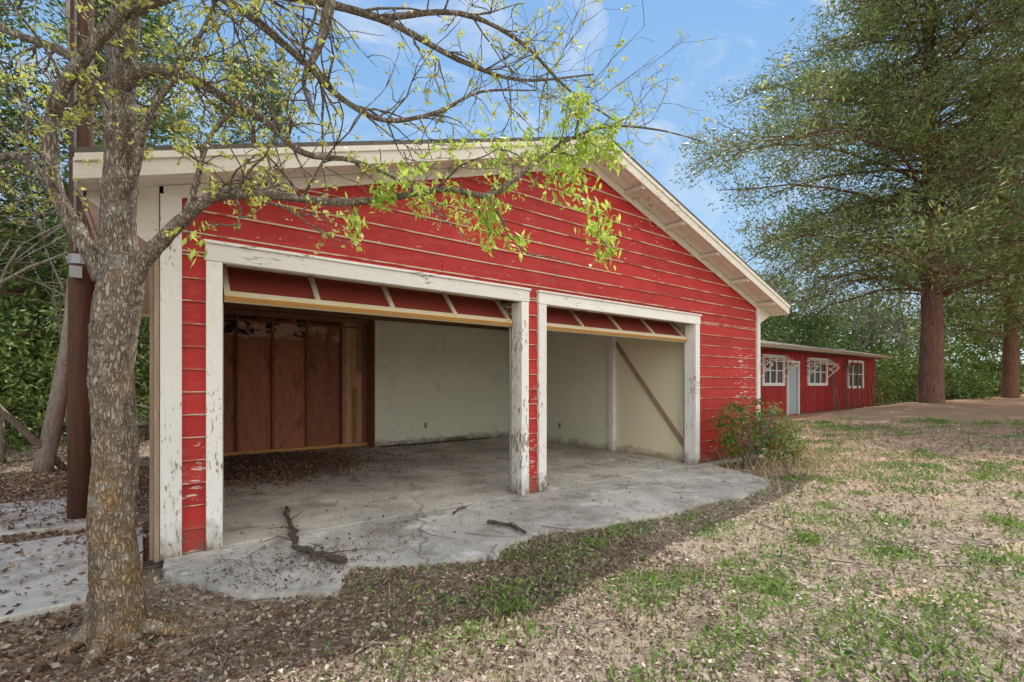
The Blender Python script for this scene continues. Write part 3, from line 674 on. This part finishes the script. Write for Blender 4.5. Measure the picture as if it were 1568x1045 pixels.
tot+=conifer("cedar_tree",(-.6,13.5,-.1),13,.25,lambda f: 3.6*(1-.7*max(0,f-.2)/.8),70,"foliage",CEDARD,CBARK,1.2,lo=.08,per=38,lsz=(.12,.24),wr=.3,rag=.2)
tot+=conifer("cedar_tree",(3.4,17.5,-.1),15,.25,lambda f: 3.8*(1-.75*max(0,f-.2)/.8),60,"foliage",CEDARD,CBARK,1.1,lo=.1,per=38,lsz=(.12,.24),wr=.3,rag=.2)
tot+=conifer("cedar_tree",(-4.2,12.0,-.1),12,.25,lambda f: 3.4*(1-.6*max(0,f-.2)/.8),60,"foliage",CEDARD,CBARK,1.2,lo=.06,per=38,lsz=(.12,.24),wr=.3,rag=.2)
print("conifer leaves",tot)
def cloud(center,rad,nc,per,cr):
    d=norm(rng.normal(size=(nc,3))); r=(.35+.65*rng.random(nc)**.6)[:,None]; c=np.array(center)+d*r*np.array(rad)
    m=np.repeat(c,per,0)+rng.normal(size=(nc*per,3))*np.array([cr,cr,cr*.6])*np.repeat(.5+.8*rng.random(nc),per)[:,None]
    return m[m[:,2]>gh(m[:,0],m[:,1])]
def wander_tree(mb,p,d,l,r,lev,n=4):
    pts=[np.array(p,float)]; d=np.array(d,float); d/=np.linalg.norm(d)
    for i in range(n):
        d=d+rng.normal(size=3)*.13; d/=np.linalg.norm(d); pts.append(pts[-1]+d*l/n)
    tube(mb,pts,np.linspace(r,r*.5,n+1),5 if lev>1 else 3)
    if lev>0:
        for q in range(random.choice((3,4,5))):
            i=random.randint(2,n); dd=d+rng.normal(size=3)*.55+np.array([0,0,.15]); wander_tree(mb,pts[i],dd,l*random.uniform(.5,.75),r*.5,lev-1,n)
W=empty("woodland_thicket"); CL=[]; mb=MB()
for k in range(44):
    x=rng.uniform(-17,1.5); y=rng.uniform(8.5,20)
    if x>-1.2 and y<9.5: y+=2
    c=cloud((x,y,rng.uniform(.9,2.4)),(1.9,1.5,1.6),40,34,.34); CL.append(c)
    if k%2==0:
        CL.append(cloud((x+rng.normal(),y+2,rng.uniform(4,6.5)),(2.2,2,2.2),46,30,.40))
        wander_tree(mb,(x,y,-.2),(rng.normal()*.15,rng.normal()*.1,1),4.5,.11,3)
for k in range(7):
    wander_tree(mb,(rng.uniform(-5,-1.0),rng.uniform(6.0,9.5),-.2),(rng.normal()*.2,rng.normal()*.1,1),3.2,.06,3)
for k in range(14): CL.append(cloud((rng.uniform(-6,-.6),rng.uniform(6.8,9.0),rng.uniform(.5,2.6)),(.9,.8,.9),22,30,.22))
for k in range(16): CL.append(cloud((-34+k*3.0,30+rng.uniform(-2,4),3),(3,2.5,4),50,26,.8))
C=np.concatenate(CL); L=(.07+.09*rng.random(len(C)))*np.clip(np.abs(C[:,1])/10,.8,3.2)*1.2; quads("thicket_foliage",leafV(C,L,L*.40),BUSHL,W)
tube(mb,crs([(-1.42,6.1,-.2),(-1.2,6.0,1.2),(-1.02,5.9,2.6),(-.95,6.2,5),(-1.1,6.4,8)],4),np.linspace(.13,.06,17),12,0,.05)
mk("thicket_trunks",mb,[TWIG],W,smooth=True)
W=empty("distant_woodland"); CL=[]; mb=MB()
for k in range(105):
    if k<50: x=rng.uniform(22,75); y=rng.uniform(13,32)
    else: x=rng.uniform(46,74); y=rng.uniform(-24,16)
    h=rng.uniform(2.0,5.0)
    CL.append(cloud((x,y,h*.5),(2.8,2.4,h*.6),36,30,.6))
    if k%3==0: CL.append(cloud((x+2,y+2,rng.uniform(6,10)),(3.2,3.0,2.8),46,28,.7))
    if k%2==0: wander_tree(mb,(x,y,-.2),(rng.normal()*.1,rng.normal()*.08,1),6.5,.16,3)
for k in range(26):
    x=rng.uniform(15,60); y=rng.uniform(24,50)
    CL.append(cloud((x,y,2.5),(4,3,3.2),40,28,.8))
C=np.concatenate(CL); L=.24+.30*rng.random(len(C)); quads("woodland_foliage",leafV(C,L,L*.45),BUSHL,W)
for k in range(22):
    x=rng.uniform(26,52); y=rng.uniform(20,34); wander_tree(mb,(x,y,-.2),(rng.normal()*.08,0,1),7.5,.15,4)
mk("woodland_trunks",mb,[TWIG],W)
print("woodland",len(C))
def bush(name,center,rad,nc,per,cr,lsz,mat,stems=14,parent=None):
    R=empty(name); C=cloud(center,rad,nc,per,cr); L=lsz*(.7+.6*rng.random(len(C))); quads("foliage",leafV(C,L,L*.36,bias=(0,0,-.3),bw=.2),mat,R)
    mb=MB()
    for k in range(stems):
        a=rng.random()*6.28; r=.25; b=(center[0]+r*math.cos(a)*rad[0]*.6,center[1]+r*math.sin(a)*rad[1]*.6,float(gh(center[0],center[1]))-.02)
        t=(center[0]+math.cos(a)*rad[0]*.8,center[1]+math.sin(a)*rad[1]*.8,center[2]+rad[2]*random.uniform(.1,.9)); m=((b[0]*.65+t[0]*.35),(b[1]*.65+t[1]*.35),(b[2]+t[2])/2)
        tube(mb,[b,m,t],[.010,.008,.003],5)
    mk("stems",mb,[TWIG],R)
bush("nandina_shrub",(8.35,-.60,.60),(.78,.42,.60),70,30,.085,.080,NAND,26)
bush("nandina_shrub",(9.7,-.40,.50),(.50,.35,.48),40,26,.08,.075,NAND,14)
bush("nandina_shrub",(8.9,-1.0,.30),(.60,.35,.30),40,24,.08,.065,NAND,14)
bush("evergreen_shrub",(36.8,5.5,1.6),(2.6,2.0,2.2),90,60,.4,.22,BUSHL)
bush("evergreen_shrub",(38.5,2.5,1.3),(1.8,1.6,1.2),60,60,.35,.20,BUSHL)
bush("overhanging_shrub",(30.5,8.5,4.4),(4.8,2.4,1.4),120,50,.45,.24,BUSHL,4)

# ------------------------------------------------------------------ cottage
Hh=empty("red_cottage"); hx0,hx1,hy0,hy1=15.5,33.6,5.0,11.0
mb=MB(); ops=[(20.4,22.1,1.45,2.5),(22.6,23.6,.08,2.35),(24.75,26.7,1.45,2.5),(29.6,31.6,1.30,2.55)]
x=hx0
while x<hx1:
    w=.3; xe=min(x+w-.02,hx1); segs=[(0.0,2.95)]
    for a,b,z0,z1 in ops:
        if x+.15>a and x+.15<b: segs=[(0,z0),(z1,2.95)] if z0>.2 else [(z1,2.95)]
    for z0,z1 in segs: box(mb,x,xe,hy0-.02-random.uniform(0,.012),hy0+.05,z0-.1,z1)
    x+=w
y=hy0+.06
while y<hy1: box(mb,hx1-.05,hx1+.02,y,y+.28,-.1,2.95); box(mb,hx0-.02,hx0+.05,y,y+.28,-.1,2.95); y+=.3
box(mb,hx0+.05,hx1-.05,hy1-.1,hy1,-.1,2.95)
mk("vertical_board_walls",mb,[RED2],Hh)
mb=MB()
x,xx=hx0-.5,hx1+.5
vs=[(x,4.25,2.93),(xx,4.25,2.93),(xx,8,3.72),(x,8,3.72),(x,11.6,2.93),(xx,11.6,2.93)]
vs2=[(a,b,c+.05) for a,b,c in vs]
mb.add(vs+vs2,[(0,3,2,1),(3,4,5,2),(6,7,8,9),(9,8,11,10),(0,1,7,6),(4,10,11,5),(1,2,8,7),(2,5,11,8),(0,6,9,3),(3,9,10,4)])
mk("low_gable_roof",mb,[MROOF],Hh)
mb=MB(); box(mb,hx0-.5,hx1+.5,4.21,4.245,2.84,2.96)
x=hx0
while x<hx1: box(mb,x,x+.06,4.25,4.95,2.82,2.91); x+=.8
mk("eave_fascia_and_rafters",mb,[WGREY],Hh)
mw=MB();mg=MB();ma=MB()
for a,b,z0,z1 in ops:
    if z0<.2:
        box(mw,a-.09,a,4.90,4.965,.0,z1+.09); box(mw,b,b+.09,4.90,4.965,.0,z1+.09); box(mw,a,b,4.90,4.965,z1,z1+.09)
        md=MB(); box(md,a,b,4.99,5.03,.05,z1); box(md,a+.15,b-.15,4.975,4.988,1.2,2.1); box(md,a+.15,b-.15,4.975,4.988,.25,1.0); mk("front_door",md,[DOORB],Hh,bevel=.006)
        continue
    t=.13
    box(mw,a-t,b+t,4.90,4.965,z0-t,z0); box(mw,a-t,b+t,4.90,4.965,z1,z1+t); box(mw,a-t,a,4.90,4.965,z0,z1); box(mw,b,b+t,4.90,4.965,z0,z1)
    n=3
    for k in range(1,n): u=a+(b-a)*k/n; box(mw,u-.04,u+.04,4.93,4.96,z0,z1)
    box(mw,a,b,4.935,4.955,(z0+z1)/2-.02,(z0+z1)/2+.02)
    box(mg,a,b,5.0,5.02,z0,z1)
    if a<28:
        for u in (a-.26,b+.22):
            for (q0,r0,q1,r1) in ((4.96,z1-.02,4.45,z1-.30),(4.96,z0+.25,4.45,z1-.30),(4.96,z0+.6,4.60,z1-.22),(4.96,z1-.25,4.70,z1-.5)):
                tube(ma,[(u,q0,r0),(u,q1,r1)],[.035,.035],4)
        for s in range(5):
            q=4.94-s*.10; r=z1+.14-s*.075; box(ma,a-.28,b+.28,q-.085,q,r-.02,r)
mk("window_frames",mw,[CLEANW],Hh); mk("window_panes",mg,[GLASS],Hh); mk("window_awnings",ma,[CREAM],Hh)
mb=MB(); box(mb,hx0,hx1,hy0+.06,hy1-.12,-.05,.05); box(mb,hx0+.1,hx1-.1,hy0+.5,hy0+.55,0,2.9); mk("interior_wall",mb,[WBEAM],Hh)
mb=MB()
for k in range(11):
    a=27.0+k*.65+rng.normal()*.2; tube(mb,[(a,4.6,0),(a+.15,4.75,1.2),(a+.5*rng.normal(),4.9,2.7)],[.04,.035,.02],6)
mk("climbing_vine_stems",mb,[CBARK],Hh)
mb=MB(); tube(mb,[(-3.0,5.0,.12),(-2.2,5.15,.14)],[.2,.19],18,0,.03); mk("cut_log",mb,[CBARK],smooth=False)
# ------------------------------------------------------------------ world, sun, camera
sv=Vector((.60,.42,1.0)).normalized(); el=math.asin(sv.z); az=math.atan2(sv.x,sv.y)
w=bpy.data.worlds.new("World"); scene.world=w; w.use_nodes=True; nt=w.node_tree; bg=nt.nodes["Background"]
sky=nt.nodes.new("ShaderNodeTexSky"); sky.sky_type='NISHITA'; sky.sun_disc=False; sky.sun_elevation=el; sky.sun_rotation=az
sky.air_density=1.0; sky.dust_density=.3; sky.ozone_density=2.0
tc=nt.nodes.new("ShaderNodeTexCoord"); sp=nt.nodes.new("ShaderNodeSeparateXYZ"); nt.links.new(tc.outputs["Generated"],sp.inputs[0])
grad=ramp(nt,sp.outputs[2],[(0,(.66,.80,.92)),(.22,(.44,.68,.92)),(.65,(.20,.46,.86))])
grad=mix(nt,1.0,grad,(6.6,6.6,6.6),'MULTIPLY')
base=mix(nt,.78,sky.outputs["Color"],grad)
c=coord(nt,(1.0,1.0,3.4),"Generated")
cw=nt.nodes.new("ShaderNodeMapping"); cw.inputs["Rotation"].default_value=(.25,.15,.6); cw.inputs["Scale"].default_value=(1.2,4.2,5.5)
nt.links.new(tc.outputs["Generated"],cw.inputs["Vector"])
cl=ramp(nt,noise(nt,cw.outputs["Vector"],1.5,9,.62,.9),[(.52,0),(.76,1)])
col=mix(nt,math_(nt,'MULTIPLY',cl,.65),base,(6.3,6.4,6.6))
fill_bank=math_(nt,'ADD',math_(nt,'MULTIPLY',sp.outputs[1],-1.0),math_(nt,'MULTIPLY',noise(nt,c,1.6,6,.6,.4),.5))  # unseen bright cloud bank, added behind the camera to light the shaded facade
col=mix(nt,ramp(nt,fill_bank,[(.30,0),(.62,1)]),col,(10.8,10.5,9.9))
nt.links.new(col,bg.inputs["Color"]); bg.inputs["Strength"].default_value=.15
sun=bpy.data.lights.new("sun",'SUN'); sun.energy=5.0; sun.angle=math.radians(.5); sun.color=(1,.955,.88)
so=bpy.data.objects.new("sun",sun); so.rotation_euler=sv.to_track_quat('Z','Y').to_euler(); so.location=(0,0,30); scene.collection.objects.link(so)
cam=bpy.data.cameras.new("camera"); cam.lens=16.99; cam.sensor_width=36; cam.shift_y=.042; cam.clip_end=2000; cam.clip_start=.05
co=bpy.data.objects.new("camera",cam); co.location=(0,-4.84,1.4); co.rotation_euler=(math.radians(90),0,math.radians(-36.87)); scene.collection.objects.link(co)
scene.camera=co
scene.view_settings.view_transform='Standard'; scene.view_settings.look='None'; scene.view_settings.exposure=0
